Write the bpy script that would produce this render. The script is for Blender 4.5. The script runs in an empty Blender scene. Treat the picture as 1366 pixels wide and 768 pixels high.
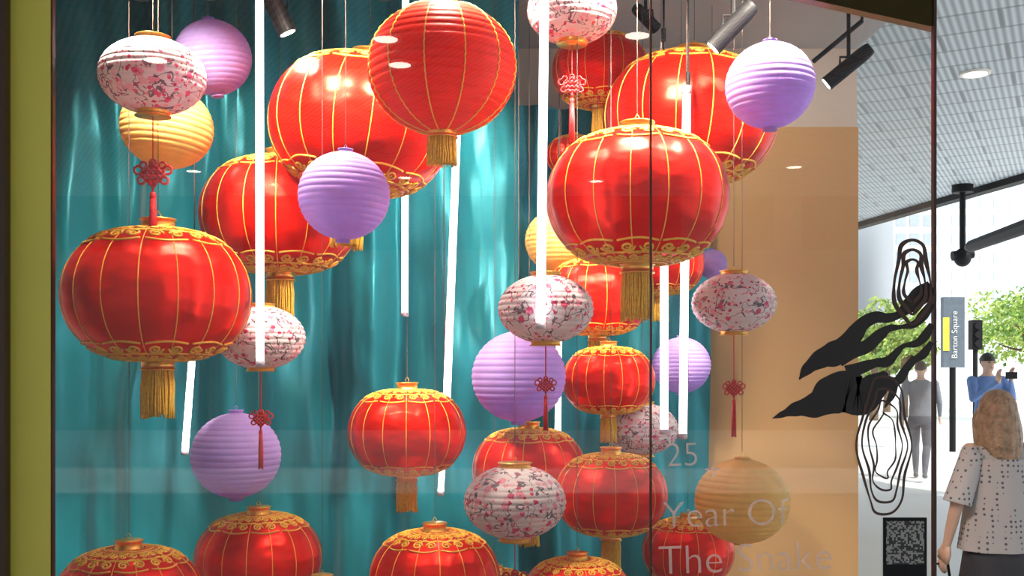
import bpy, math, random
from mathutils import Vector, Matrix, noise
random.seed(7)
sc=bpy.context.scene
try:
    sc.view_settings.view_transform='Standard'
    sc.view_settings.look='None'
except Exception as e: print(e)
CZ=1.65
F=1366.0
# image pixel back-projected at a guessed depth d (metres) -> world position in metres
def P(px,py,d): return Vector(((px-683)/F*d, d, CZ+(490-py)/F*d))
CEIL=3.4

# ---------------- materials ----------------
def nm(name):
    m=bpy.data.materials.new(name); m.use_nodes=True
    nt=m.node_tree
    for n in list(nt.nodes): nt.nodes.remove(n)
    o=nt.nodes.new('ShaderNodeOutputMaterial')
    return m,nt,o
def N(nt,t,**k):
    n=nt.nodes.new(t)
    for a,b in k.items(): setattr(n,a,b)
    return n
def prin(name,col,rough=.5,metal=0,noise_amt=.12,nscale=8,bump=0,bscale=40,spec=.5,sheen=0,emit=None,es=0):
    m,nt,o=nm(name)
    p=N(nt,'ShaderNodeBsdfPrincipled')
    tc=N(nt,'ShaderNodeTexCoord')
    no=N(nt,'ShaderNodeTexNoise'); no.inputs['Scale'].default_value=nscale; no.inputs['Detail'].default_value=4
    nt.links.new(tc.outputs['Object'],no.inputs['Vector'])
    r=N(nt,'ShaderNodeValToRGB')
    c=col
    r.color_ramp.elements[0].position=.3;r.color_ramp.elements[1].position=.7
    r.color_ramp.elements[0].color=tuple(x*(1-noise_amt) for x in c[:3])+(1,)
    r.color_ramp.elements[1].color=tuple(min(1,x*(1+noise_amt)) for x in c[:3])+(1,)
    nt.links.new(no.outputs['Fac'],r.inputs['Fac']); nt.links.new(r.outputs['Color'],p.inputs['Base Color'])
    p.inputs['Roughness'].default_value=rough; p.inputs['Metallic'].default_value=metal
    p.inputs['Specular IOR Level'].default_value=spec
    p.inputs['Sheen Weight'].default_value=sheen
    if emit: 
        p.inputs['Emission Color'].default_value=tuple(emit)+(1,); p.inputs['Emission Strength'].default_value=es
    if bump:
        n2=N(nt,'ShaderNodeTexNoise'); n2.inputs['Scale'].default_value=bscale
        nt.links.new(tc.outputs['Object'],n2.inputs['Vector'])
        b=N(nt,'ShaderNodeBump'); b.inputs['Strength'].default_value=bump; b.inputs['Distance'].default_value=.02
        nt.links.new(n2.outputs['Fac'],b.inputs['Height']); nt.links.new(b.outputs['Normal'],p.inputs['Normal'])
    nt.links.new(p.outputs[0],o.inputs[0])
    return m
def paper(name,col,trans=.4,floral=False):
    m,nt,o=nm(name)
    tc=N(nt,'ShaderNodeTexCoord')
    p=N(nt,'ShaderNodeBsdfPrincipled'); p.inputs['Roughness'].default_value=.45; p.inputs['Specular IOR Level'].default_value=.3
    t=N(nt,'ShaderNodeBsdfTranslucent')
    mx=N(nt,'ShaderNodeMixShader'); mx.inputs[0].default_value=trans
    def ramp(src,stops,interp='LINEAR'):
        r=N(nt,'ShaderNodeValToRGB'); cr=r.color_ramp; cr.interpolation=interp
        while len(cr.elements)>len(stops): cr.elements.remove(cr.elements[-1])
        while len(cr.elements)<len(stops): cr.elements.new(.5)
        for e,(ps,c) in zip(cr.elements,stops): e.position=ps; e.color=tuple(c)+(1,)
        nt.links.new(src,r.inputs['Fac']); return r.outputs['Color']
    def mixc(f,a,b):
        x=N(nt,'ShaderNodeMix',data_type='RGBA')
        nt.links.new(f,x.inputs[0]); 
        nt.links.new(a,x.inputs[6]); nt.links.new(b,x.inputs[7]); return x.outputs[2]
    def mul(a,b):
        x=N(nt,'ShaderNodeMath',operation='MULTIPLY'); nt.links.new(a,x.inputs[0]); nt.links.new(b,x.inputs[1]); return x.outputs[0]
    def tex(t_,scale,vec=None,**k):
        n=N(nt,t_); n.inputs['Scale'].default_value=scale
        for a,b in k.items():
            if a in n.inputs: n.inputs[a].default_value=b
        nt.links.new(vec or tc.outputs['Object'],n.inputs['Vector']); return n
    n1=tex('ShaderNodeTexNoise',3)
    base=ramp(n1.outputs['Fac'],[(.3,[x*.93 for x in col]),(.7,[min(1,x*1.05) for x in col])])
    if floral:
        K=(0,0,0);W=(1,1,1)
        nb=tex('ShaderNodeTexNoise',2.8,Detail=2.0,Distortion=.7)
        br=ramp(nb.outputs['Fac'],[(0,K),(.464,K),(.478,W),(.506,W),(.520,K)])
        nk=tex('ShaderNodeTexNoise',3.1,Detail=1.0); kp=ramp(nk.outputs['Fac'],[(.40,K),(.44,W)])
        ng=tex('ShaderNodeTexNoise',4.5)
        brown=ramp(ng.outputs['Fac'],[(.3,(.09,.06,.08)),(.7,(.28,.18,.23))])
        c=mixc(mul(br,kp),base,brown)
        wn=tex('ShaderNodeTexNoise',16.0,Detail=1.0)
        va=N(nt,'ShaderNodeVectorMath',operation='MULTIPLY_ADD'); va.inputs[1].default_value=(.10,.10,.10)
        nt.links.new(wn.outputs['Color'],va.inputs[0]); nt.links.new(tc.outputs['Object'],va.inputs[2])
        for sc_,lim,kpv,cols in ((5.0,.40,.36,[(0,(.88,.34,.46)),(.3,(.92,.50,.56)),(.6,(.78,.10,.22)),(.82,(.95,.62,.68))]),
                             (8.5,.34,.50,[(0,(.74,.06,.16)),(.35,(.90,.35,.44)),(.7,(.62,.03,.10))])):
            vo=tex('ShaderNodeTexVoronoi',sc_,va.outputs[0],Randomness=1.0)
            spot=ramp(vo.outputs['Distance'],[(0,W),(lim-.02,W),(lim+.02,K)])
            sep=N(nt,'ShaderNodeSeparateColor'); nt.links.new(vo.outputs['Color'],sep.inputs[0])
            keep=ramp(sep.outputs[1],[(0,K),(kpv,W)],'CONSTANT')
            c=mixc(mul(spot,keep),c,ramp(sep.outputs[0],cols,'CONSTANT'))
            core=ramp(vo.outputs['Distance'],[(0,W),(.07,W),(.11,K)])
            dk=ramp(sep.outputs[2],[(0,(.55,.02,.08)),(.5,(.9,.75,.4))],'CONSTANT')
            c=mixc(mul(core,keep),c,dk)
        base=c
    nt.links.new(base,p.inputs['Base Color']); nt.links.new(base,t.inputs['Color'])
    nt.links.new(p.outputs[0],mx.inputs[1]); nt.links.new(t.outputs[0],mx.inputs[2]); nt.links.new(mx.outputs[0],o.inputs[0])
    return m
def emis(name,col,s):
    m,nt,o=nm(name); e=N(nt,'ShaderNodeEmission'); e.inputs[0].default_value=tuple(col)+(1,); e.inputs[1].default_value=s
    nt.links.new(e.outputs[0],o.inputs[0]); return m
def satin():
    m=prin('red_satin',(.80,.014,.005),rough=.33,metal=.60,noise_amt=.08,nscale=3,spec=.25)
    nt=m.node_tree; p=[n for n in nt.nodes if n.type=='BSDF_PRINCIPLED'][0]
    tc=[n for n in nt.nodes if n.type=='TEX_COORD'][0]
    mp=N(nt,'ShaderNodeMapping'); mp.inputs['Scale'].default_value=(1.2,1.2,2.4)
    n2=N(nt,'ShaderNodeTexNoise'); n2.inputs['Scale'].default_value=2.0; n2.inputs['Detail'].default_value=1
    nt.links.new(tc.outputs['Object'],mp.inputs[0]); nt.links.new(mp.outputs[0],n2.inputs['Vector'])
    b=N(nt,'ShaderNodeBump'); b.inputs['Strength'].default_value=.20; b.inputs['Distance'].default_value=.06
    nt.links.new(n2.outputs['Fac'],b.inputs['Height']); nt.links.new(b.outputs['Normal'],p.inputs['Normal'])
    return m
M={}
M['satin']=satin()
M['gold']=prin('gold_trim',(.95,.52,.10),rough=.28,metal=.8,noise_amt=.1,nscale=20)
M['goldthread']=prin('gold_thread',(.98,.56,.07),rough=.45,metal=.2,noise_amt=.15,nscale=30)
M['fringe']=prin('yellow_fringe',(.97,.56,.05),rough=.6,noise_amt=.2,nscale=25)
M['redpaper']=paper('red_paper',(.86,.035,.015),.25)
M['purple']=paper('purple_paper',(.60,.42,.90),.34)
M['yellow']=paper('yellow_paper',(.97,.66,.19),.34)
M['floral']=paper('floral_paper',(.88,.80,.79),.26,True)
M['redcord']=prin('red_cord',(.60,.012,.015),rough=.5,noise_amt=.2,nscale=60)
M['cord']=prin('hanging_cord',(.10,.07,.06),rough=.6)
M['black']=prin('black_metal',(.005,.005,.006),rough=.6,metal=0,spec=.25)
M['tube']=emis('led_tube_white',(1,.93,1),6)
M['tubecap']=prin('tube_cap',(.55,.5,.58),rough=.4)
M['lamp']=emis('lamp_face',(1,.93,.8),16)
M['olive']=prin('olive_painted_frame',(.66,.57,.08),rough=.45,noise_amt=.06,nscale=2)
M['fascia']=prin('dark_olive_fascia',(.24,.17,.035),rough=.45,noise_amt=.06,nscale=2)
M['bronze']=prin('bronze_edge',(.045,.018,.010),rough=.4)
M['tan']=prin('tan_wall_paint',(.62,.38,.165),rough=.3,noise_amt=.05,nscale=1)
M['cream']=prin('cream_plaster',(.68,.60,.51),rough=.6,noise_amt=.05,nscale=1)
M['ceil']=prin('ceiling_paint',(.50,.50,.51),rough=.6,noise_amt=.05,nscale=1)
M['floor']=prin('floor_boards',(.30,.24,.18),rough=.4,noise_amt=.2)
M['decal']=prin('black_vinyl',(.016,.010,.008),rough=.5)
M['browndecal']=prin('brown_vinyl',(.07,.03,.02),rough=.5)
M['white']=prin('white_vinyl',(.85,.82,.78),rough=.5,noise_amt=.02)
def frosted():
    m,nt,o=nm('frosted_lettering'); d=N(nt,'ShaderNodeBsdfDiffuse'); d.inputs[0].default_value=(.95,.82,.76,1)
    t=N(nt,'ShaderNodeBsdfTransparent'); mx=N(nt,'ShaderNodeMixShader'); mx.inputs[0].default_value=.45
    tl=N(nt,'ShaderNodeBsdfTranslucent'); tl.inputs[0].default_value=(.95,.82,.76,1)
    m2=N(nt,'ShaderNodeMixShader'); m2.inputs[0].default_value=.5
    nt.links.new(d.outputs[0],m2.inputs[1]); nt.links.new(tl.outputs[0],m2.inputs[2])
    nt.links.new(t.outputs[0],mx.inputs[1]); nt.links.new(m2.outputs[0],mx.inputs[2]); nt.links.new(mx.outputs[0],o.inputs[0]); return m
M['frost']=frosted()

# curtain
def curtain_mat():
    m=prin('teal_satin_curtain',(.006,.225,.285),rough=.36,metal=.35,noise_amt=.2,nscale=1.5,sheen=.1)
    nt=m.node_tree; p=[n for n in nt.nodes if n.type=='BSDF_PRINCIPLED'][0]
    tc=[n for n in nt.nodes if n.type=='TEX_COORD'][0]
    mp=N(nt,'ShaderNodeMapping'); mp.inputs['Scale'].default_value=(4,1,.8); mp.inputs['Rotation'].default_value=(0,.15,0)
    n2=N(nt,'ShaderNodeTexNoise'); n2.inputs['Scale'].default_value=2.0; n2.inputs['Detail'].default_value=2
    nt.links.new(tc.outputs['Object'],mp.inputs[0]); nt.links.new(mp.outputs[0],n2.inputs['Vector'])
    b=N(nt,'ShaderNodeBump'); b.inputs['Strength'].default_value=.45; b.inputs['Distance'].default_value=.06
    nt.links.new(n2.outputs['Fac'],b.inputs['Height']); nt.links.new(b.outputs['Normal'],p.inputs['Normal'])
    return m
M['curtain']=curtain_mat()
def soffit_mat():
    m,nt,o=nm('soffit_slatted_metal')
    tc=N(nt,'ShaderNodeTexCoord'); p=N(nt,'ShaderNodeBsdfPrincipled'); p.inputs['Roughness'].default_value=.5
    mp=N(nt,'ShaderNodeMapping'); mp.inputs['Rotation'].default_value=(0,0,.5)
    nt.links.new(tc.outputs['Object'],mp.inputs[0])
    w=N(nt,'ShaderNodeTexWave'); w.inputs['Scale'].default_value=5.0
    nt.links.new(mp.outputs[0],w.inputs['Vector'])
    r=N(nt,'ShaderNodeValToRGB'); r.color_ramp.elements[0].color=(.24,.29,.33,1); r.color_ramp.elements[1].color=(.56,.63,.68,1)
    nt.links.new(w.outputs['Fac'],r.inputs[0])
    br=N(nt,'ShaderNodeTexBrick'); br.inputs['Scale'].default_value=.5; br.inputs['Mortar Size'].default_value=.012
    br.inputs['Color1'].default_value=(1,1,1,1);br.inputs['Color2'].default_value=(.93,.93,.93,1);br.inputs['Mortar'].default_value=(.55,.55,.55,1)
    nt.links.new(mp.outputs[0],br.inputs['Vector'])
    x=N(nt,'ShaderNodeMix',data_type='RGBA',blend_type='MULTIPLY'); x.inputs[0].default_value=1
    nt.links.new(r.outputs[0],x.inputs[6]); nt.links.new(br.outputs['Color'],x.inputs[7])
    nt.links.new(x.outputs[2],p.inputs['Base Color']); nt.links.new(p.outputs[0],o.inputs[0]); return m
M['soffit']=soffit_mat()
def glass_mat(name,const=None):
    m,nt,o=nm(name)
    t=N(nt,'ShaderNodeBsdfTransparent'); g=N(nt,'ShaderNodeBsdfGlossy'); g.inputs['Roughness'].default_value=.0
    t.inputs[0].default_value=(.97,.985,.98,1)
    mx=N(nt,'ShaderNodeMixShader')
    if const is None:
        fr=N(nt,'ShaderNodeFresnel'); fr.inputs[0].default_value=1.75; nt.links.new(fr.outputs[0],mx.inputs[0])
    else: mx.inputs[0].default_value=const
    nt.links.new(t.outputs[0],mx.inputs[1]); nt.links.new(g.outputs[0],mx.inputs[2]); nt.links.new(mx.outputs[0],o.inputs[0]); return m
M['glass']=glass_mat('window_glass'); M['glass2']=glass_mat('coated_side_glass',.14)

# ---------------- mesh builder ----------------
class MB:
    def __init__(s): s.v=[];s.f=[];s.m=[];s.mats=[]
    def mi(s,k):
        if k not in s.mats: s.mats.append(k)
        return s.mats.index(k)
    def add(s,vs,fs,mat):
        b=len(s.v); s.v+= [tuple(x) for x in vs]; i=s.mi(mat)
        for f in fs: s.f.append(tuple(a+b for a in f)); s.m.append(i)
    def grid(s,fn,nu,nv,mat,wrap=False):
        vs=[fn(i,j) for j in range(nv) for i in range(nu)]
        fs=[]
        for j in range(nv-1):
            for i in range(nu if wrap else nu-1):
                a=j*nu+i; b=j*nu+(i+1)%nu; fs.append((a,b,b+nu,a+nu))
        s.add(vs,fs,mat)
    def revolve(s,prof,n,mat,o=(0,0,0),lob=None):
        def fn(i,j):
            th=2*math.pi*i/n; r,z=prof[j]
            k=lob(th) if lob else 1
            return (o[0]+r*k*math.cos(th),o[1]+r*k*math.sin(th),o[2]+z)
        s.grid(fn,n,len(prof),mat,True)
    def tube(s,pts,r,mat,n=6,closed=False):
        pts=[Vector(p) for p in pts]; L=len(pts)
        if not hasattr(r,'__len__'): r=[r]*L
        vs=[]
        prev=None
        for i,p in enumerate(pts):
            a=pts[(i-1)%L] if (closed or i>0) else p; b=pts[(i+1)%L] if (closed or i<L-1) else p
            t=(b-a); t=t.normalized() if t.length>1e-9 else Vector((0,0,1))
            if prev is None:
                u=t.cross(Vector((0,0,1))) 
                if u.length<.1: u=t.cross(Vector((1,0,0)))
            else: u=prev-t*prev.dot(t)
            u.normalize(); prev=u; w=t.cross(u)
            for k in range(n):
                an=2*math.pi*k/n; vs.append(p+(u*math.cos(an)+w*math.sin(an))*r[i])
        fs=[]
        for i in range(L if closed else L-1):
            for k in range(n):
                a=i*n+k;b=i*n+(k+1)%n;c=((i+1)%L)*n+(k+1)%n;d=((i+1)%L)*n+k; fs.append((a,b,c,d))
        if not closed: fs.append(tuple(range(n))[::-1]); fs.append(tuple((L-1)*n+k for k in range(n)))
        s.add(vs,fs,mat)
    def box(s,a,b,mat):
        x0,y0,z0=a;x1,y1,z1=b
        s.prism([(x0,y0),(x1,y0),(x1,y1),(x0,y1)],z0,z1,mat)
    def prism(s,poly,z0,z1,mat):
        n=len(poly)
        vs=[(x,y,z0) for x,y in poly]+[(x,y,z1) for x,y in poly]
        fs=[tuple(range(n))[::-1],tuple(range(n,2*n))]+[(i,(i+1)%n,(i+1)%n+n,i+n) for i in range(n)]
        s.add(vs,fs,mat)
    def ball(s,c,r,mat,nu=16,nv=10):
        if not hasattr(r,'__len__'): r=(r,r,r)
        def fn(i,j):
            th=2*math.pi*i/nu; ph=-math.pi/2+math.pi*j/(nv-1)
            return (c[0]+r[0]*math.cos(ph)*math.cos(th),c[1]+r[1]*math.cos(ph)*math.sin(th),c[2]+r[2]*math.sin(ph))
        s.grid(fn,nu,nv,mat,True)
    def mesh(s,name,smooth=True):
        me=bpy.data.meshes.new(name); me.from_pydata(s.v,[],s.f)
        for k in s.mats: me.materials.append(M[k])
        me.polygons.foreach_set('material_index',s.m)
        if smooth: me.polygons.foreach_set('use_smooth',[True]*len(s.f))
        me.update(); return me
    def obj(s,name,smooth=False,parent=None,loc=(0,0,0)):
        o=bpy.data.objects.new(name,s.mesh(name,smooth)); sc.collection.objects.link(o); o.location=loc
        if parent: o.parent=parent
        return o
def empty(name,loc=(0,0,0)):
    o=bpy.data.objects.new(name,None); sc.collection.objects.link(o); o.location=loc; o.empty_display_size=.1; return o

# ---------------- lantern meshes (unit radius) ----------------
def cap(mb,z,sgn,r,h,mat):
    mb.revolve([(0.0,z),(r*1.06,z),(r*1.08,z+sgn*h*.12),(r*.97,z+sgn*h*.2),(r*.97,z+sgn*h*.8),(r*1.07,z+sgn*h*.88),(r*1.05,z+sgn*h),(0,z+sgn*h)],28,mat)
def fringe(mb,z0,z1,r,mat,n=40):
    mb.revolve([(r*.82,z0),(r*.88,(z0+z1)/2),(r*.8,z1+.03)],24,mat)
    for k in range(n):
        th=2*math.pi*k/n+random.uniform(-.03,.03); rr=r*random.uniform(.93,1.04)
        e=z1+random.uniform(-.02,.035)
        pts=[(rr*.95*math.cos(th),rr*.95*math.sin(th),z0)]
        for q in (.35,.7,1):
            a=th+random.uniform(-.06,.06); r2=rr*(1+.05*q)*random.uniform(.97,1.04)
            pts.append((r2*math.cos(a),r2*math.sin(a),z0+(e-z0)*q))
        mb.tube(pts,r*.075,mat,4)
def satin_lantern():
    mb=MB(); H=.735; PM=math.radians(84)
    def rr(ph): return max(.0,math.cos(ph))**.68
    def S(th,ph,off=0):
        r=rr(ph)*(1+.016*abs(math.sin(8*th))*math.cos(ph))
        return Vector(((r+off*math.cos(ph))*math.cos(th),(r+off*math.cos(ph))*math.sin(th),H*math.sin(ph)+off*math.sin(ph)))
    nu,nv=128,40
    mb.grid(lambda i,j:S(2*math.pi*i/nu,-PM+2*PM*j/(nv-1)),nu,nv,'satin',True)
    for k in range(16):
        th=2*math.pi*k/16
        mb.tube([S(th,-PM+2*PM*j/30,.003) for j in range(31)],.0062,'goldthread',5)
    for sg in (1,-1):
        for ph0,sc_,cnt in ((math.radians(55),1.0,10),(math.radians(69),.72,12)):
            rad=rr(ph0)
            for k in range(cnt):
                t0=2*math.pi*(k+(.5 if sc_<1 else 0))/cnt
                def Q(s,t): 
                    ph=ph0+t*1.25
                    return S(t0+s/max(.15,rr(ph)),sg*ph,.006)
                W=rad*2*math.pi/cnt
                for m_ in (-1,1):
                    sp=[]
                    for q in range(18):
                        t=q/17; a=2*math.pi*1.5*t; R_=(.012+.066*t)*sc_
                        sp.append(Q(m_*(W*.24+R_*math.cos(a)),R_*math.sin(a)))
                    mb.tube(sp,.0150*(.5+.5*sc_),'goldthread',4)
                arc=[Q(-W*.5+W*q/12,-.10*sc_-.035*math.sin(math.pi*q/12)) for q in range(13)]
                mb.tube(arc,.013*(.5+.5*sc_),'goldthread',4)
                arc=[Q(-W*.2+W*.4*q/8,.09*sc_*math.sin(math.pi*q/8)+.03*sc_) for q in range(9)]
                mb.tube(arc,.013*(.5+.5*sc_),'goldthread',4)
        for phd in (62,75,79):
            mb.tube([S(2*math.pi*i/48,sg*math.radians(phd),.005) for i in range(48)],.012,'goldthread',4,True)
    zt=H*math.sin(PM)
    cap(mb,zt-.01,1,.185,.13,'gold'); cap(mb,-zt+.01,-1,.185,.11,'gold')
    fringe(mb,-zt-.08,-zt-.62,.165,'fringe')
    mb.tube([(0,0,zt+.1),(.03,0,zt+.16),(0,0,zt+.21),(-.03,0,zt+.16)],.008,'gold',5,True)
    return mb.mesh('satin_lantern'),zt+.2
def round_lantern(matk,H,rings,rtop,capk,caph,fr=False,merid=0):
    mb=MB(); PM=math.acos(rtop)
    seg=6; nv=rings*seg+1; nu=64
    def S(th,ph,off=0):
        j=(ph+PM)/(2*PM)*rings
        sca=abs(math.sin(math.pi*j))
        k=1-.022*(1-sca)**1.6+off
        return Vector((math.cos(ph)*k*math.cos(th),math.cos(ph)*k*math.sin(th),H*math.sin(ph)*(1+off)))
    mb.grid(lambda i,j:S(2*math.pi*i/nu,-PM+2*PM*j/(nv-1)),nu,nv,matk,True)
    if merid:
        for k in range(merid):
            th=2*math.pi*(k+.5)/merid
            mb.tube([S(th,-PM+2*PM*j/(nv-1),.004) for j in range(nv)],.010,'goldthread',5)
    zt=H*math.sin(PM)
    cap(mb,zt-.015,1,rtop,caph,capk); cap(mb,-zt+.015,-1,rtop,caph,capk)
    if fr: fringe(mb,-zt-caph*.7,-zt-caph-.34,rtop*.92,'fringe',36)
    mb.tube([(0,0,zt+caph*.7),(.03,0,zt+caph+.04),(0,0,zt+caph+.09),(-.03,0,zt+caph+.04)],.008,capk,5,True)
    return mb.mesh(matk+'_lantern'),zt+caph+.08
TY={}
TY['A']=('red_satin_lantern',)+satin_lantern()
TY['B']=('red_paper_lantern',)+round_lantern('redpaper',.87,22,.2,'gold',.09,True,12)
TY['C']=('purple_paper_lantern',)+round_lantern('purple',.96,19,.16,'purple',.09)
TY['D']=('yellow_paper_lantern',)+round_lantern('yellow',.90,19,.16,'yellow',.05)
TY['E']=('floral_paper_lantern',)+round_lantern('floral',.72,15,.32,'gold',.10)
def knot_mesh():
    mb=MB()
    z=-.045
    for i in range(5):
        o=-.024+.012*i
        for s in (1,-1):
            p=[]
            for q in range(9):
                t=-1+2*q/8
                u=t*.03; v=o
                if s>0: x,zz=(u+v)*.7071,(u-v)*.7071
                else: x,zz=(u+v)*.7071,(v-u)*.7071
                p.append((x,.004*math.sin(q*math.pi/2+i*math.pi)*s,z+zz))
            mb.tube(p,.0048,'redcord',5)
    for cx,cz,r in ((-.045,-.03,.013),(.045,-.03,.013),(-.036,-.062,.011),(.036,-.062,.011),(0,-.008,.01),(-.03,-.015,.010),(.03,-.015,.010)):
        mb.tube([(cx+r*math.cos(q*math.pi/5),0,cz+r*math.sin(q*math.pi/5)) for q in range(10)],.004,'redcord',5,True)
    mb.tube([(0,0,-.07),(0,0,-.1)],.004,'redcord',6)
    mb.revolve([(0,-.095),(.009,-.1),(.010,-.115),(.008,-.12)],12,'redcord')
    for k in range(16):
        th=2*math.pi*k/16; r=.008
        mb.tube([(r*.8*math.cos(th),r*.8*math.sin(th),-.115),(r*1.2*math.cos(th),r*1.2*math.sin(th),-.2),(r*1.3*math.cos(th),r*1.3*math.sin(th),-.29+random.uniform(0,.01))],.0028,'redcord',4)
    return mb.mesh('chinese_knot')
KN=knot_mesh()
def lantern(ty,px,py,w,d,tilt=0,knot=None,rot=None,ks=1.0):
    name,me,top=TY[ty]; c=P(px,py,d); R=w*d/F/2
    o=bpy.data.objects.new(name,me); sc.collection.objects.link(o)
    o.location=c; o.scale=(R,R,R); o.rotation_euler=(0,tilt,random.uniform(0,.4) if rot is None else rot)
    tp=c+o.rotation_euler.to_matrix()@Vector((0,0,top*R))
    mb=MB(); mb.tube([tp-c,Vector((tp.x-c.x,0,CEIL-c.z-.001))],.0012,'cord',5)
    cd=mb.obj('cord'); cd.parent=o
    sinv=Matrix.LocRotScale(c,o.rotation_euler,o.scale).inverted()@Matrix.Translation(c)
    cd.matrix_parent_inverse=sinv
    if knot is not None:
        bz=-(top-.09)*R
        mb=MB(); mb.tube([Vector((0,0,bz)),Vector((0,0,bz-knot))],.002,'redcord',5)
        s=mb.obj('knot_string'); s.parent=o; s.matrix_parent_inverse=sinv
        k=bpy.data.objects.new('knot_tassel',KN); sc.collection.objects.link(k); k.parent=o
        k.matrix_parent_inverse=sinv; k.location=(0,0,bz-knot); k.scale=(ks,ks,ks)
    return o
# left cluster
lantern('A',211,394,240,3.42)
lantern('A',374,288,208,4.20)
lantern('A',481,169,240,3.92,tilt=.12)
lantern('B',590,92,199,3.28,rot=.1)
lantern('C',459,261,122,3.30,tilt=.03)
lantern('C',284,77,102,3.95,tilt=-.12)
lantern('E',204,102,139,3.30,knot=.14,rot=.3,ks=1.05)
lantern('D',223,170,121,3.75,tilt=.1)
lantern('E',348,450,118,3.75,knot=.14,rot=2,ks=.75)
# right cluster
lantern('A',850,265,240,3.45)
lantern('A',920,160,228,4.12,tilt=.06)
lantern('A',801,95,129,4.45)
lantern('E',763,14,120,3.45,knot=.10,rot=1,ks=.8)
lantern('C',1027,114,118,3.35)
lantern('E',728,412,128,3.30,knot=.10,rot=4,ks=.6)
lantern('E',979,404,112,3.65,knot=.16,rot=5,ks=.7)
lantern('D',748,321,96,4.40)
lantern('A',797,396,140,4.30)
lantern('A',765,208,72,5.0)
lantern('A',882,352,112,4.75)
lantern('C',692,502,126,3.95)
lantern('C',909,487,78,4.55)
lantern('A',812,507,122,4.20)
lantern('C',950,352,40,4.95)
# lower
lantern('E',857,572,96,4.3,rot=.5)
lantern('A',543,576,156,4.1)
lantern('C',315,607,118,4.05)
lantern('E',687,669,137,3.45,rot=2.5,knot=.1)
lantern('A',706,626,150,4.15)
lantern('A',815,659,148,3.75)
lantern('A',345,745,165,4.1)
lantern('A',580,770,172,3.9)
lantern('A',172,800,190,3.6)
lantern('D',990,668,126,3.6)
lantern('A',918,735,120,4.2)
lantern('A',660,800,110,4.4)
lantern('A',430,830,150,3.4)
lantern('A',770,800,150,3.4)

# ---------------- LED tubes ----------------
def led(x0,y0,x1,y1,d,w):
    a=P(x0,y0,d);b=P(x1,y1,d); r=w*d/F/2
    if a.z>CEIL-.05: a.z=CEIL-.05
    mb=MB(); dr=(b-a).normalized()
    mb.tube([a,b],r,'tube',16)
    mb.tube([a-dr*.03,a],r*1.15,'tubecap',16); mb.tube([b,b+dr*.02],r*1.12,'tubecap',16)
    mb.tube([a-dr*.03,Vector((a.x,a.y,CEIL-.002))],.003,'cord',6)
    return mb.obj('led_tube_light',smooth=True)
led(346,-60,347,481,3.15,11)
led(541,-20,540,416,4.45,9)
led(614,60,595,560,4.15,10)
led(727,-60,721,430,3.12,12)
led(916,126,911,578,3.70,11)
led(886,300,886,572,3.95,11)
led(259,440,247,600,4.3,9)
led(746,420,744,592,4.45,8)
led(592,585,588,655,4.5,8)

# ---------------- shop room ----------------
def wallbox(name,a,b,mat): 
    mb=MB(); mb.box(a,b,mat); return mb.obj(name)
FX=1.236
wallbox('ceiling',(-2.6,3.05,CEIL),(1.9,5.9,CEIL+.1),'ceil')
mb=MB(); mb.prism([(-2.6,2.95),(FX,2.95),(1.95,5.75),(1.95,5.9),(-2.6,5.9)],0.0,.12,'floor'); mb.obj('floor')
wallbox('wall_left',(-2.6,3.05,0),(-2.5,5.7,CEIL),'cream')
wallbox('wall_back',(-2.5,5.62,0),(1.07,5.72,CEIL),'cream')
mb=MB(); mb.box((1.07,5.60,0),(1.894,5.74,2.965),'tan'); mb.box((1.07,5.62,2.965),(1.894,5.74,CEIL),'cream')
mb.obj('wall_tan')
wallbox('wall_side_outer',(1.80,5.75,0),(1.9,13,4.5),'cream')
def curtain(name,x0,x1,y,z0,z1,seed):
    mb=MB(); nu=int((x1-x0)*150); nv=110
    def fn(i,j):
        x=x0+(x1-x0)*i/(nu-1); z=z0+(z1-z0)*j/(nv-1)
        n=noise.noise(Vector((x*1.3+seed,z*.35,0)))
        n2=noise.noise(Vector((x*5+seed+z*.8,z*.9,3)))
        n3=noise.noise(Vector((x*2-z*1.6,z*1.5+seed,7)))
        n4=noise.noise(Vector((x*7+z*3,z*4+seed,11)))
        dy=.065*math.sin(x*13+5*n+seed)+.018*math.sin(x*34+6*n)+.05*n2+.04*n3+.010*n4
        return (x,y+dy,z)
    mb.grid(fn,nu,nv,'curtain'); return mb.obj(name,smooth=True)
curtain('teal_curtain',-2.48,.03,4.80,.13,CEIL-.01,1.0)
curtain('teal_curtain',.0,1.06,5.43,.13,3.03,5.0)
# left jamb
mb=MB(); mb.box((-1.60,2.95,0),(-1.462,3.04,4.5),'bronze'); mb.box((-1.462,2.985,0),(-1.347,3.015,4.5),'olive'); mb.box((-1.347,2.99,0),(-1.342,3.01,4.5),'bronze')
mb.obj('trim_left')
wallbox('wall_front',(-8,2.95,0),(-1.60,3.05,4.5),'bronze')
mb=MB(); mb.box((-1.342,2.96,2.80),(FX,3.05,4.5),'fascia'); mb.obj('trim_header')
mb=MB()
a=P(1050,-4,3.02);b=P(1246,40,3.02)
vs=[(a.x,3.0,a.z),(b.x,3.0,b.z),(b.x,3.0,2.8),(a.x,3.0,2.8),(a.x,3.04,a.z),(b.x,3.04,b.z),(b.x,3.04,2.8),(a.x,3.04,2.8)]
mb.add(vs,[(0,1,2,3),(7,6,5,4),(0,4,5,1),(1,5,6,2),(2,6,7,3),(3,7,4,0)],'fascia')
mb.obj('trim_corner_fascia')
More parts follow.
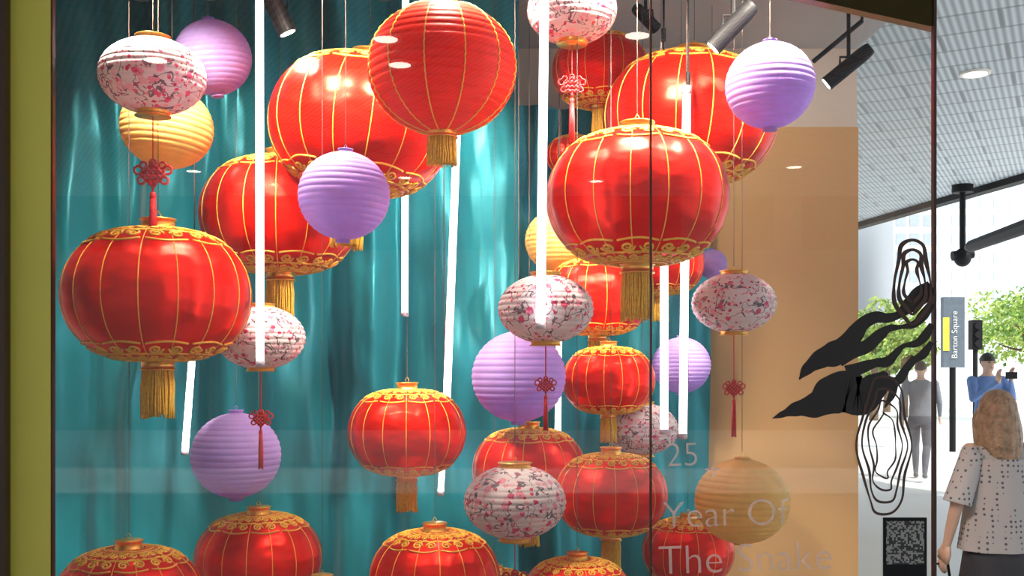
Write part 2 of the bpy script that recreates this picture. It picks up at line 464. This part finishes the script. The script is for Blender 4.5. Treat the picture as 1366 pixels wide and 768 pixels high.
# panes
mb=MB(); mb.add([(-1.342,3.0,.12),(.405,3.0,.12),(.405,3.0,2.8),(-1.342,3.0,2.8)],[(0,1,2,3)],'glass'); mb.obj('window_1')
mb=MB(); mb.add([(.41,3.0,.12),(FX,3.0,.12),(FX,3.0,2.8),(.41,3.0,2.8)],[(0,1,2,3)],'glass'); mb.obj('window_2')
mb=MB(); mb.add([(FX,3.0,.12),(1.894,5.6,.12),(1.894,5.6,CEIL),(FX,3.0,CEIL)],[(0,1,2,3)],'glass2'); mb.obj('window_3')
mb=MB(); mb.box((.4035,2.99,.12),(.4085,3.01,2.8),'bronze'); mb.obj('trim_glass_joint')
mb=MB(); mb.box((FX-.004,2.99,.12),(FX+.004,3.01,4.5),'bronze'); mb.obj('trim_glass_corner')

# ---------------- track spotlights ----------------
def track_spot(px,py,d,direction,L,r,energy,vis=True,ang=75):
    c=P(px,py,d) if vis else Vector((px,d,py))
    dv=Vector(direction).normalized()
    e=empty('track_spotlight',c)
    mb=MB()
    a=-dv*L/2; b=dv*L/2
    mb.tube([a,a+dv*L*.05,a+dv*L*.2,b-dv*.01,b],[r*.75,r*.9,r,r,r*1.04],'black',20)
    mb.tube([b-dv*.004,b+dv*.003],r*.8,'lamp',16)
    mb.tube([Vector((0,0,r)),Vector((0,0,CEIL-c.z-.03))],.008,'black',8)
    mb.box((-.05,-.018,CEIL-c.z-.035),(.05,.018,CEIL-c.z-.001),'black')
    mb.tube([Vector((-r*1.15,0,0)),Vector((-r*1.15,0,r*1.2)),Vector((r*1.15,0,r*1.2)),Vector((r*1.15,0,0))],.005,'black',6)
    mb.obj('lamp_head',smooth=False,parent=e)
    l=bpy.data.lights.new('spot','SPOT'); l.energy=energy; l.spot_size=math.radians(ang); l.spot_blend=.8; l.shadow_soft_size=.05; l.color=(1,.87,.72)
    lo=bpy.data.objects.new('spot',l); sc.collection.objects.link(lo); lo.parent=e; lo.location=b+dv*.02
    lo.rotation_euler=dv.to_track_quat('-Z','Y').to_euler()
track_spot(978,35,3.5,(-.68,.25,-.70),.19,.030,90)
track_spot(1132,88,4.1,(-.72,.3,-.58),.21,.030,80)
track_spot(369,12,3.7,(.4,.2,-.9),.18,.034,130)
for x,y,dx in ((-1.2,3.1,-.05),(-.75,3.1,0.1),(-.2,3.1,.0),(.35,3.1,.1),(.9,3.12,-.25)):
    track_spot(x,3.15,y,(dx,.50,-.80),.15,.028,190,vis=False,ang=100)
track_spot(.6,3.22,4.6,(.7,.6,-.45),.15,.028,35,vis=False,ang=90)
track_spot(-1.6,3.22,4.0,(.1,.5,-.8),.15,.028,40,vis=False,ang=110)  # extra out-of-view spot, added to brighten the left of the curtain
track_spot(-.35,3.22,4.35,(.1,.3,-.9),.15,.028,90,vis=False,ang=110)  # second added spot, unseen, brightening the middle of the curtain
mb=MB(); mb.tube([P(1085,82,4.3),P(1150,28,4.3)],.010,'black',8); mb.tube([P(1150,28,4.3),Vector((P(1150,28,4.3).x,4.3,CEIL-.001))],.006,'black',8); mb.obj('lighting_rail')
mb=MB()
for px,yb,d in ((885,66,3.9),(918,126,3.70)):
    p=P(px,yb,d); mb.tube([p,Vector((p.x,p.y,CEIL-.001))],.0035,'black',6); mb.tube([p+Vector((0,0,.03)),p+Vector((0,0,.08))],.009,'black',8)
mb.obj('power_cable')

# ---------------- decals on the glass ----------------
def ribbon(mb,pts,ws,mat,d=2.994,sub=8,closed=False):
    n=len(pts); out=[];wo=[]
    rng=range(n) if closed else range(n-1)
    for i in rng:
        g=lambda k:(k%n) if closed else max(0,min(n-1,k))
        p0,p1,p2,p3=[Vector(pts[g(i+k)]) for k in (-1,0,1,2)]
        w1,w2=ws[g(i)],ws[g(i+1)]
        for q in range(sub):
            t=q/sub; ts=t*t*(3-2*t)
            out.append(.5*((2*p1)+(p2-p0)*t+(2*p0-5*p1+4*p2-p3)*t*t+(3*p1-p0-3*p2+p3)*t**3)); wo.append(w1+(w2-w1)*ts)
    if not closed: out.append(Vector(pts[-1])); wo.append(ws[-1])
    L=len(out); vs=[]
    for i,p in enumerate(out):
        a=out[(i-1)%L] if (closed or i) else p; b=out[(i+1)%L] if (closed or i<L-1) else p
        t=(b-a).normalized(); nn=Vector((-t.y,t.x))
        for s in (-1,1):
            q=p+nn*s*wo[i]/2; vs.append(P(q.x,q.y,d))
    fs=[(2*i,2*i+1,(2*((i+1)%L))+1,2*((i+1)%L)) for i in range(L if closed else L-1)]
    mb.add(vs,fs,mat)
mb=MB()
R_=ribbon
R_(mb,[(1243,382),(1228,394),(1212,408),(1200,419),(1184,424),(1168,423),(1152,431),(1140,446),(1128,462),(1112,472),(1096,478),(1078,491),(1066,506)],[18,26,20,10,13,16,18,24,30,34,26,16,2],'decal',2.994)
R_(mb,[(1243,404),(1232,420),(1220,432),(1202,436),(1186,438),(1172,448),(1156,462),(1138,468),(1118,480)],[10,14,10,6,10,16,18,20,20],'decal',2.9935)
R_(mb,[(1243,432),(1234,448),(1222,458),(1206,461),(1196,470),(1184,482),(1168,484),(1150,490),(1130,498)],[8,13,10,6,10,14,12,16,22],'decal',2.993)
R_(mb,[(1243,456),(1232,472),(1220,480),(1210,492),(1200,506),(1184,512),(1166,518)],[7,12,9,9,12,14,18],'decal',2.9925)
R_(mb,[(1182,496),(1168,514),(1148,528),(1128,522),(1108,528),(1088,540),(1064,545),(1045,552),(1030,558)],[8,36,52,56,52,34,20,9,1],'decal',2.992)
R_(mb,[(1218,474),(1208,492),(1196,508),(1190,526),(1180,544)],[3,10,9,10,2],'decal',2.9915)
for rx,ry,w in ((24,56,5),(17,43,5),(10,30,4)):
    R_(mb,[(1217+rx*math.cos(t*math.pi/6)+3*math.sin(t*2.1),376+ry*math.sin(t*math.pi/6)) for t in range(12)],[w*(.5+.8*abs(math.sin(t))) for t in range(12)],'browndecal',2.991,closed=True)
for rx,ry,w in ((34,92,3.2),(27,76,3),(20,60,2.6),(13,44,2.2)):
    R_(mb,[(1180+rx*math.cos(t*math.pi/7)+4*math.sin(t*2.1+rx),594+ry*math.sin(t*math.pi/7)) for t in range(14)],[w*(.6+.6*abs(math.sin(t*1.3))) for t in range(14)],'browndecal',2.991,closed=True)
mb.obj('snake_window_decal')
wl=empty('window_lettering',P(960,690,2.99))
def text(s,px,py,d,size,mat,parent,name,rot=(math.pi/2,0,0),off=-.0015):
    c=bpy.data.curves.new(name,'FONT'); c.body=s; c.size=size; c.extrude=.0004; c.offset=off
    c.materials.append(M[mat]); o=bpy.data.objects.new(name,c); sc.collection.objects.link(o)
    o.parent=parent; o.location=P(px,py,d)-parent.location if parent else P(px,py,d); o.rotation_euler=rot; return o
tr_=(math.pi/2,-.03,0)
text('Year Of',884,704,2.99,.112,'frost',wl,'line_1',tr_); text('The Snake',878,766,2.99,.122,'frost',wl,'line_2',tr_)
text('25',888,622,2.99,.10,'frost',wl,'line_3',tr_); text('+',938,642,2.99,.10,'frost',wl,'line_4',tr_)
def qr():
    m,nt,o=nm('qr_print'); tc=N(nt,'ShaderNodeTexCoord')
    sn=N(nt,'ShaderNodeVectorMath',operation='SNAP'); sn.inputs[1].default_value=(.005,.005,.005)
    wn=N(nt,'ShaderNodeTexWhiteNoise'); gt=N(nt,'ShaderNodeMath',operation='GREATER_THAN'); gt.inputs[1].default_value=.5
    r=N(nt,'ShaderNodeValToRGB'); r.color_ramp.elements[0].color=(.03,.03,.03,1); r.color_ramp.elements[1].color=(.35,.33,.3,1)
    p=N(nt,'ShaderNodeBsdfPrincipled')
    nt.links.new(tc.outputs['Object'],sn.inputs[0]);nt.links.new(sn.outputs[0],wn.inputs[0]);nt.links.new(wn.outputs[0],gt.inputs[0])
    nt.links.new(gt.outputs[0],r.inputs[0]);nt.links.new(r.outputs[0],p.inputs['Base Color']);nt.links.new(p.outputs[0],o.inputs[0]); return m
M['qr']=qr()
a=P(1178,690,2.992);b=P(1236,775,2.992)
mb=MB(); mb.box((a.x,2.990,b.z),(b.x,2.994,a.z),'black'); mb.add([(a.x+.008,2.989,b.z+.05),(b.x-.008,2.989,b.z+.05),(b.x-.008,2.989,a.z-.01),(a.x+.008,2.989,a.z-.01)],[(0,1,2,3)],'qr'); mb.obj('qr_code_sticker')

# ---------------- street ----------------
M['pave']=prin('pale_paving',(.76,.76,.75),rough=.6,noise_amt=.06,nscale=.5)
mb=MB(); mb.box((-60,-60,-.1),(60,90,0),'pave'); mb.obj('ground')
SZ=4.5
mb=MB()
mb.prism([(-9,-11),(10.8,-11),(7.5,15),(6.8,20),(6.2,24),(1.0,24),(1.0,5.9),(-9,5.9)],SZ,SZ+.35,'soffit'); mb.obj('soffit_canopy')
mb=MB(); mb.prism([(10.8,-11),(11.0,-11),(7.7,15),(7.0,20),(6.4,24),(6.2,24),(6.8,20),(7.5,15)],SZ-.10,SZ+.45,'black'); mb.obj('trim_canopy_edge')
def downlight(px,py):
    d=(SZ-CZ)*F/(490-py); c=P(px,py,d); c.z=SZ
    return c
dls=[downlight(1301,97)]+[Vector((x,y,SZ)) for x,y in ((-1.09,-2.85),(-1.05,-3.6),(-3.29,-3.45),(-1.6,-9.3),(1.28,-9.6),(1.07,-2.75),(4.0,-3.2),(4.0,-8.5),(-4.6,-8.8))]
for c in dls:
    mb=MB(); mb.revolve([(.0,-.012),(.105,-.012),(.11,-.02),(.14,-.02),(.145,0),(0,0)],28,'white'); 
    mb.revolve([(.0,-.016),(.103,-.016)],28,'lamp'); mb.obj('recessed_downlight',loc=c)
mb=MB(); d=16.0; t=P(1284,252,d); b=P(1283,350,d)
mb.tube([Vector((t.x,d,SZ)),Vector((t.x,d,b.z+.2))],.045,'black',12)
mb.tube([Vector((t.x,d,SZ-.12)),Vector((t.x,d,SZ))],.16,'black',14)
mb.ball((t.x,d,b.z+.08),(.13,.13,.15),'black')
mb.tube([Vector((t.x-.16,d,b.z+.1)),Vector((t.x+.16,d,b.z+.14))],.075,'black',12)
mb.obj('security_camera')
mb=MB(); a=P(1291,330,13); b=P(1440,276,9.5)
mb.tube([a,a+(b-a)*.05,b],[.045,.075,.085],'black',14); mb.tube([Vector((b.x,b.y,0)),Vector((b.x,b.y,SZ-.12))],.09,'black',14)
mb.obj('overhead_pipe')
M['sign']=prin('sign_grey',(.10,.13,.16),rough=.5)
M['yel']=prin('sign_yellow',(.75,.6,.05),rough=.5)
d=20.0; a=P(1259,396,d); b=P(1287,392,d)
mb=MB(); mb.box((a.x,d,P(0,490,d).z),(b.x,d+.15,a.z),'sign'); mb.tube([((a.x+b.x)/2,d+.08,0),((a.x+b.x)/2,d+.08,2.0)],.06,'black',10)
mb.box((a.x-.02,d-.02,a.z-1.05),(a.x+.1,d-.005,a.z-.4),'yel')
sg=mb.obj('street_sign_totem')
t=text('Barton Square',1277,478,d-.03,.16,'white',None,'sign_lettering',rot=(math.pi/2,-math.pi/2,0)); t.parent=sg
d=26; a=P(1301,427,d)
mb=MB(); mb.tube([(0,0,0),(0,0,a.z-.3)],.06,'black',10); mb.box((-.13,-.12,a.z-.75),(.13,.12,a.z),'black')
for k in range(3):
    mb.tube([(0,-.12,a.z-.15-.22*k),(0,-.2,a.z-.15-.22*k)],.09,'black',12)
mb.obj('traffic_light',loc=(a.x,d,0))
def bldg(x0,x1,y,h,nx,nz,name='office_building',side=-1,w='bw',g='bg'):
    mb=MB(); mb.box((x0,min(y,y-side*10),0),(x1,max(y,y-side*10),h),w)
    cw=(x1-x0)/nx; ch=(h-4)/nz
    for i in range(nx):
        for j in range(nz):
            mb.box((x0+cw*(i+.15),y-.04,4+ch*(j+.25)),(x0+cw*(i+.85),y+.04,4+ch*(j+.85)),g)
    mb.obj(name)
M['bw']=prin('pale_facade',(.80,.83,.86),rough=.6,noise_amt=.03); M['bg']=prin('facade_glass',(.45,.52,.60),rough=.4,noise_amt=.06)
M['bw2']=prin('blocker_stone_facade',(.28,.26,.25),rough=.7,noise_amt=.1); M['bg2']=prin('blocker_dark_glass',(.09,.11,.13),rough=.2,noise_amt=.1)
bldg(20.5,26.5,55,13,8,9); bldg(26,50,58,30,24,18)
bldg(9,18.5,56,11,10,8)
bldg(-32,22,-21,13,22,3,side=1,w='bw2',g='bg2')  # unseen block behind the camera, added to hold back flat ambient skylight
M['bark']=prin('bark',(.16,.11,.07),rough=.9); M['leaf1']=prin('leaf_light',(.42,.55,.12),rough=.6,noise_amt=.3); M['leaf2']=prin('leaf_dark',(.18,.34,.07),rough=.6,noise_amt=.3)
def tree(x,y,h,r,nleaf=2600):
    mb=MB(); tr=h-r*1.1
    mb.tube([(0,0,0),(.05,0,tr*.5),(0,.05,tr),(0,0,h-r*.5)],[.14,.11,.09,.03],'bark',10)
    blobs=[]
    for k in range(9):
        a=k*2.4; q=random.uniform(.35,.75)*r
        c=Vector((q*math.cos(a),q*math.sin(a),h-r+random.uniform(-.5,.5)*r)); blobs.append((c,r*random.uniform(.35,.55)))
        mb.tube([(0,0,tr*.8),c*.6+Vector((0,0,tr*.3)),c],[.06,.04,.015],'bark',6)
    for k in range(nleaf):
        c,br=random.choice(blobs)
        v=Vector((random.gauss(0,1),random.gauss(0,1),random.gauss(0,1))).normalized()*br*random.uniform(.6,1.05)
        p=c+v; n=Vector((random.gauss(0,1),random.gauss(0,1),random.gauss(0,1))).normalized(); u=n.orthogonal().normalized(); w=n.cross(u); s=random.uniform(.06,.13)
        mb.add([p-u*s,p+w*s*.5,p+u*s,p-w*s*.5],[(0,1,2,3)],random.choice(('leaf1','leaf1','leaf2')))
    mb.obj('street_tree',loc=(x,y,0))
tree(11.3,32,3.9,1.3); tree(13.0,34,3.5,1.1); tree(15.8,31,4.4,1.6); tree(18.5,36,5.2,2.1); tree(13.9,38,3.2,1.1)

# ---------------- people ----------------
M['skin']=prin('skin',(.62,.40,.30),rough=.55,noise_amt=.04); M['hairdark']=prin('hair_dark',(.03,.022,.018),rough=.5,bump=.5,bscale=60)
M['blonde']=prin('hair_blonde',(.36,.24,.15),rough=.45,noise_amt=.35,nscale=30,bump=.6,bscale=50)
M['blue']=prin('blue_shirt',(.14,.24,.50),rough=.7,bump=.2); M['grey']=prin('grey_jacket',(.20,.22,.25),rough=.8,bump=.2)
M['trouser']=prin('trousers',(.10,.11,.14),rough=.8,bump=.2); M['shoe']=prin('shoe',(.03,.03,.03),rough=.5); M['skirt']=prin('dark_skirt',(.04,.04,.05),rough=.8)
M['eye']=prin('eye',(.03,.02,.02),rough=.2); M['lip']=prin('lip',(.5,.2,.18),rough=.5)
def dots():
    m,nt,o=nm('dotted_blouse'); tc=N(nt,'ShaderNodeTexCoord'); v=N(nt,'ShaderNodeTexVoronoi'); v.inputs['Scale'].default_value=34; v.inputs['Randomness'].default_value=.2
    r=N(nt,'ShaderNodeValToRGB'); r.color_ramp.elements[0].position=.22; r.color_ramp.elements[0].color=(.10,.10,.12,1); r.color_ramp.elements[1].position=.28; r.color_ramp.elements[1].color=(.46,.44,.44,1)
    p=N(nt,'ShaderNodeBsdfPrincipled'); p.inputs['Roughness'].default_value=.8
    nt.links.new(tc.outputs['Object'],v.inputs['Vector']); nt.links.new(v.outputs['Distance'],r.inputs[0]); nt.links.new(r.outputs[0],p.inputs['Base Color']); nt.links.new(p.outputs[0],o.inputs[0]); return m
M['dots']=dots()
def limb(mb,pr):
    for i,(p,r) in enumerate(pr):
        mb.ball(p,r,'skin',14,9)
        if i: 
            q,r2=pr[i-1]; mb.tube([q,p],[r2,r],'skin',14)
def loft(mb,rings):
    n=24; nv=len(rings)
    def fn(i,j):
        c,rx,ry=rings[j]; t=2*math.pi*i/n
        return (c[0]+rx*math.cos(t),c[1]+ry*math.sin(t),c[2])
    mb.grid(fn,n,nv,'skin',True)
    mb.add([fn(i,0) for i in range(n)],[tuple(range(n))[::-1]],'skin'); mb.add([fn(i,nv-1) for i in range(n)],[tuple(range(n))],'skin')
def hand(mb,w,dirv,side,curl=.35):
    w=Vector(w);dv=Vector(dirv).normalized(); sd=(Vector(side)-dv*Vector(side).dot(dv)).normalized(); pn=dv.cross(sd)
    for t in range(-2,3): mb.tube([w+sd*.012*t*.6,w+dv*.045+sd*.017*t*.95,w+dv*.09+sd*.018*t],[.016,.016,.013],'skin',8)
    for k,(L) in enumerate((.070,.080,.074,.058)):
        b=w+dv*.085+sd*(.030-.020*k); p1=b+dv*L*.45; p2=p1+(dv*math.cos(curl)+pn*math.sin(curl))*L*.33; p3=p2+(dv*math.cos(2*curl)+pn*math.sin(2*curl))*L*.3
        mb.tube([b,p1,p2,p3],[.0095,.009,.008,.006],'skin',8)
    b=w+dv*.03+sd*.03; mb.tube([b,b+dv*.03+sd*.025,b+dv*.058+sd*.032+pn*.01],[.013,.010,.007],'skin',8)
def person(name,loc,rotz,H,pose,region,hairk,hairf,female=False,detail=.011):
    e=empty(name,loc); e.rotation_euler=(0,0,rotz); e.scale=(H/1.72,)*3
    mb=MB(); sw=.165 if female else .195; hw=.175 if female else .165; wa=.125 if female else .15
    lean=pose.get('lean',0)
    def L(z): return (0,-lean*(z-.9),z)
    loft(mb,[(L(.80),hw*.9,.10),(L(.88),hw,.12),(L(.95),hw*.98,.122),(L(1.05),wa*1.05,.105),(L(1.12),wa,.098),(L(1.25),wa*1.12,.112),(L(1.35),sw*.92,.112),(L(1.41),sw*.85,.09),(L(1.455),.085,.07),(L(1.47),.06,.058)])
    nk=Vector(L(1.46)); hd=Vector(L(1.60))+Vector((0,-.015,0))
    limb(mb,[(nk-Vector((0,0,.03)),.055),(hd-Vector((0,-.01,.06)),.052)])
    mb.ball(hd+Vector((0,.01,.02)),(.076,.092,.098),'skin',20,14)
    mb.ball(hd+Vector((0,-.025,-.045)),(.056,.062,.066),'skin',16,10)
    mb.ball(hd+Vector((0,-.098,-.012)),(.012,.020,.022),'skin',10,8)
    for s in (-1,1): mb.ball(hd+Vector((s*.078,.008,0)),(.010,.02,.030),'skin',10,8)
    for s in (-1,1):
        sh=Vector(L(1.395))+Vector((s*sw,0,0)); 
        el,wr=pose['arm'][s]
        limb(mb,[(sh,.060 if not female else .05),(el,.042 if not female else .036),((Vector(el)+Vector(wr))/2,.036 if not female else .031),(wr,.026 if not female else .022)])
        hip,kn,an=Vector((s*.088,0,.86)),Vector(pose['leg'][s][0]),Vector(pose['leg'][s][1])
        mid=(kn+an)/2+Vector((0,.015,.06))
        limb(mb,[(hip,.092),((hip+kn)/2,.078),(kn,.056),(mid,.054),(an,.036)])
        limb(mb,[(an+Vector((0,.03,-.04)),.036),(an+Vector((0,-.07,-.052)),.034),(an+Vector((0,-.14,-.06)),.026)])
    o=mb.obj('body_src')
    r=o.modifiers.new('r','REMESH'); r.mode='VOXEL'; r.voxel_size=detail
    s=o.modifiers.new('s','SMOOTH'); s.iterations=4; s.factor=.5
    dg=bpy.context.evaluated_depsgraph_get(); me=bpy.data.meshes.new_from_object(o.evaluated_get(dg)); bpy.data.objects.remove(o)
    me.materials.clear(); ks=[]
    idx=[]
    for p in me.polygons:
        k=region(p.center); 
        if k not in ks: ks.append(k)
        idx.append(ks.index(k))
    for k in ks: me.materials.append(M[k])
    me.polygons.foreach_set('material_index',idx); me.polygons.foreach_set('use_smooth',[True]*len(me.polygons))
    b=bpy.data.objects.new('body',me); sc.collection.objects.link(b); b.parent=e
    mb=MB()
    for s in (-1,1): 
        el,wr=pose['arm'][s]; dv=(Vector(wr)-Vector(el)).normalized()
        hand(mb,Vector(wr)-dv*.01,pose['hand'] if 'hand' in pose else dv,(0,-1,0.01) if abs(dv.y)<.8 else (-s,0,0))
        mb.ball(hd+Vector((s*.028,-.082,.012)),(.012,.007,.008),'eye',8,6)
    mb.ball(hd+Vector((0,-.086,-.055)),(.022,.007,.008),'lip',8,6)
    mb.obj('hands_and_face',smooth=True,parent=e)
    mb=MB(); hairf(mb,hd); mb.obj('hair',smooth=True,parent=e)
    return e,hd
def hair_short(mb,hd):
    def fn(i,j):
        t=2*math.pi*i/28; ph=math.pi/2-(math.pi*.5+.45*max(0,math.sin(t)))*j/11
        c=hd+Vector((0,.014,.028)); k=1+.02*math.sin(i*3+j)
        return (c.x+.084*k*math.cos(ph)*math.cos(t),c.y+.098*k*math.cos(ph)*math.sin(t),c.z+.100*k*math.sin(ph))
    mb.grid(fn,28,12,'hairdark',True)
def hair_long(mb,hd):
    nu,nv=96,34
    def fn(i,j):
        t=2*math.pi*i/nu; back=math.sin(t)
        q=j/(nv-1); 
        fr=max(0,-back-.35)/.65
        Lh=.30*(1-fr*1.15)+.018*noise.noise(Vector((i*.9,0,3)))*2
        if q<.4:
            ph=math.pi/2*(1-q/.4); z=.112*math.sin(ph); r=math.cos(ph)
            rx,ry=.095*r,.108*r
        else:
            s=(q-.4)/.6; z=-max(0,Lh)*s
            rx=.095+.034*math.sin(s*math.pi*.8)-.02*s*s; ry=.108+.018*math.sin(s*math.pi*.8)+.012*s
        w=1+.05*noise.noise(Vector((math.cos(t)*6,math.sin(t)*6,q*3)))+.02*noise.noise(Vector((i*.7,q*2,9)))
        return (hd.x+rx*w*math.cos(t),hd.y+.015+ry*w*math.sin(t),hd.z+.025+z)
    mb.grid(fn,nu,nv,'blonde',True)
def reg_w(c):
    if c.z>1.425: return 'skin'
    if abs(c.x)>.17 and c.z<1.14: return 'skin'
    if c.z>.92: return 'dots'
    if c.z>.50 and abs(c.x)<.3: return 'skirt'
    if c.z<.07: return 'shoe'
    return 'skin'
d=5.0; p=P(1333,490,d)
w,hd=person('woman_pedestrian',(p.x,d,0),math.pi+.15,1.53,dict(lean=.02,arm={1:((.27,.03,1.12),(.29,-.04,.87)),-1:((-.27,.03,1.12),(-.28,-.06,.87))},leg={1:((.09,-.12,.50),(.09,-.10,.09)),-1:((-.09,.05,.48),(-.09,.28,.13))}),reg_w,'blonde',hair_long,True,.009)
mb=MB(); n=48
def sk(i,j):
    t=2*math.pi*i/n; q=j/10; k=1+.05*q*math.sin(i*1.6)
    return ((.178+.06*q)*k*math.cos(t),(.125+.08*q)*k*math.sin(t)+.02*q,.98-.44*q)
mb.grid(sk,n,11,'skirt',True); mb.obj('skirt',smooth=True,parent=w)
mb=MB()
def bl(i,j):
    t=2*math.pi*i/n; q=j/10; k=1+.03*q*math.sin(i*1.3)
    return ((.155+.07*q)*k*math.cos(t),(.122+.04*q)*k*math.sin(t),1.36-.50*q)
mb.grid(bl,n,11,'dots',True)
for s in (-1,1):
    def slv(i,j):
        t=2*math.pi*i/20; q=j/6; k=1+.04*math.sin(i*2)*q
        return (s*(.155+.115*q)+(.062+.012*q)*k*math.cos(t),.03*q+(.062+.008*q)*k*math.sin(t),1.39-.27*q+s*.02*math.cos(t)*s)
    mb.grid(slv,20,7,'dots',True)
mb.obj('blouse',smooth=True,parent=w)
mb=MB(); mb.box((-.07,-.04,-.1),(.07,.04,.12),'black')
mb.tube([(-.06,0,.12),(-.04,0,.25),(.04,0,.25),(.06,0,.12)],.008,'black',6)
hb=mb.obj('handbag',parent=w,loc=(.29,-.09,.52))
def reg_m(shirt,legs='trouser'):
    def f(c):
        if c.z>1.45: return 'skin'
        if c.z<.075: return 'shoe'
        if c.z<.93 and abs(c.x)<.22: return legs
        return shirt
    return f
d=15.0; p=P(1228,490,d)
person('walking_man',(p.x,d,0),math.pi*.85,1.74,dict(lean=.04,arm={1:((.25,.12,1.12),(.24,.05,.87)),-1:((-.25,-.08,1.12),(-.24,-.24,.92))},leg={1:((.09,-.22,.50),(.09,-.28,.09)),-1:((-.09,.05,.48),(-.09,.36,.14))}),reg_m('grey'),'hairdark',hair_short)
d=13.0; p=P(1317,490,d)
m2,hd=person('man_with_phone',(p.x,d,0),0.1,1.83,dict(lean=0,arm={1:((.25,-.12,1.18),(.10,-.32,1.40)),-1:((-.25,-.12,1.18),(-.06,-.34,1.38))},hand=(0,-.1,1),leg={1:((.10,-.03,.48),(.12,0,.09)),-1:((-.10,-.03,.48),(-.12,0,.09))}),reg_m('blue'),'hairdark',hair_short)
mb=MB(); mb.box((-.04,-.45,1.42),(.10,-.44,1.50),'black'); mb.obj('phone',parent=m2)

# ---------------- lights ----------------
w=bpy.data.worlds.new('World'); sc.world=w; w.use_nodes=True; nt=w.node_tree
bg=nt.nodes['Background']; bg.inputs[0].default_value=(.86,.93,1,1); bg.inputs[1].default_value=1.5
s=bpy.data.lights.new('sun','SUN'); s.energy=4.5; s.angle=.02; s.color=(1,.95,.88)
so=bpy.data.objects.new('sun',s); sc.collection.objects.link(so); so.rotation_euler=Vector((-.45,.55,-.7)).to_track_quat('-Z','Y').to_euler(); so.location=(8,-5,12)

cam=bpy.data.cameras.new('Camera'); cam.lens=36; cam.sensor_width=36; cam.shift_y=106/1366
co=bpy.data.objects.new('Camera',cam); sc.collection.objects.link(co); co.location=(0,0,CZ); co.rotation_euler=(math.pi/2,0,0); sc.camera=co
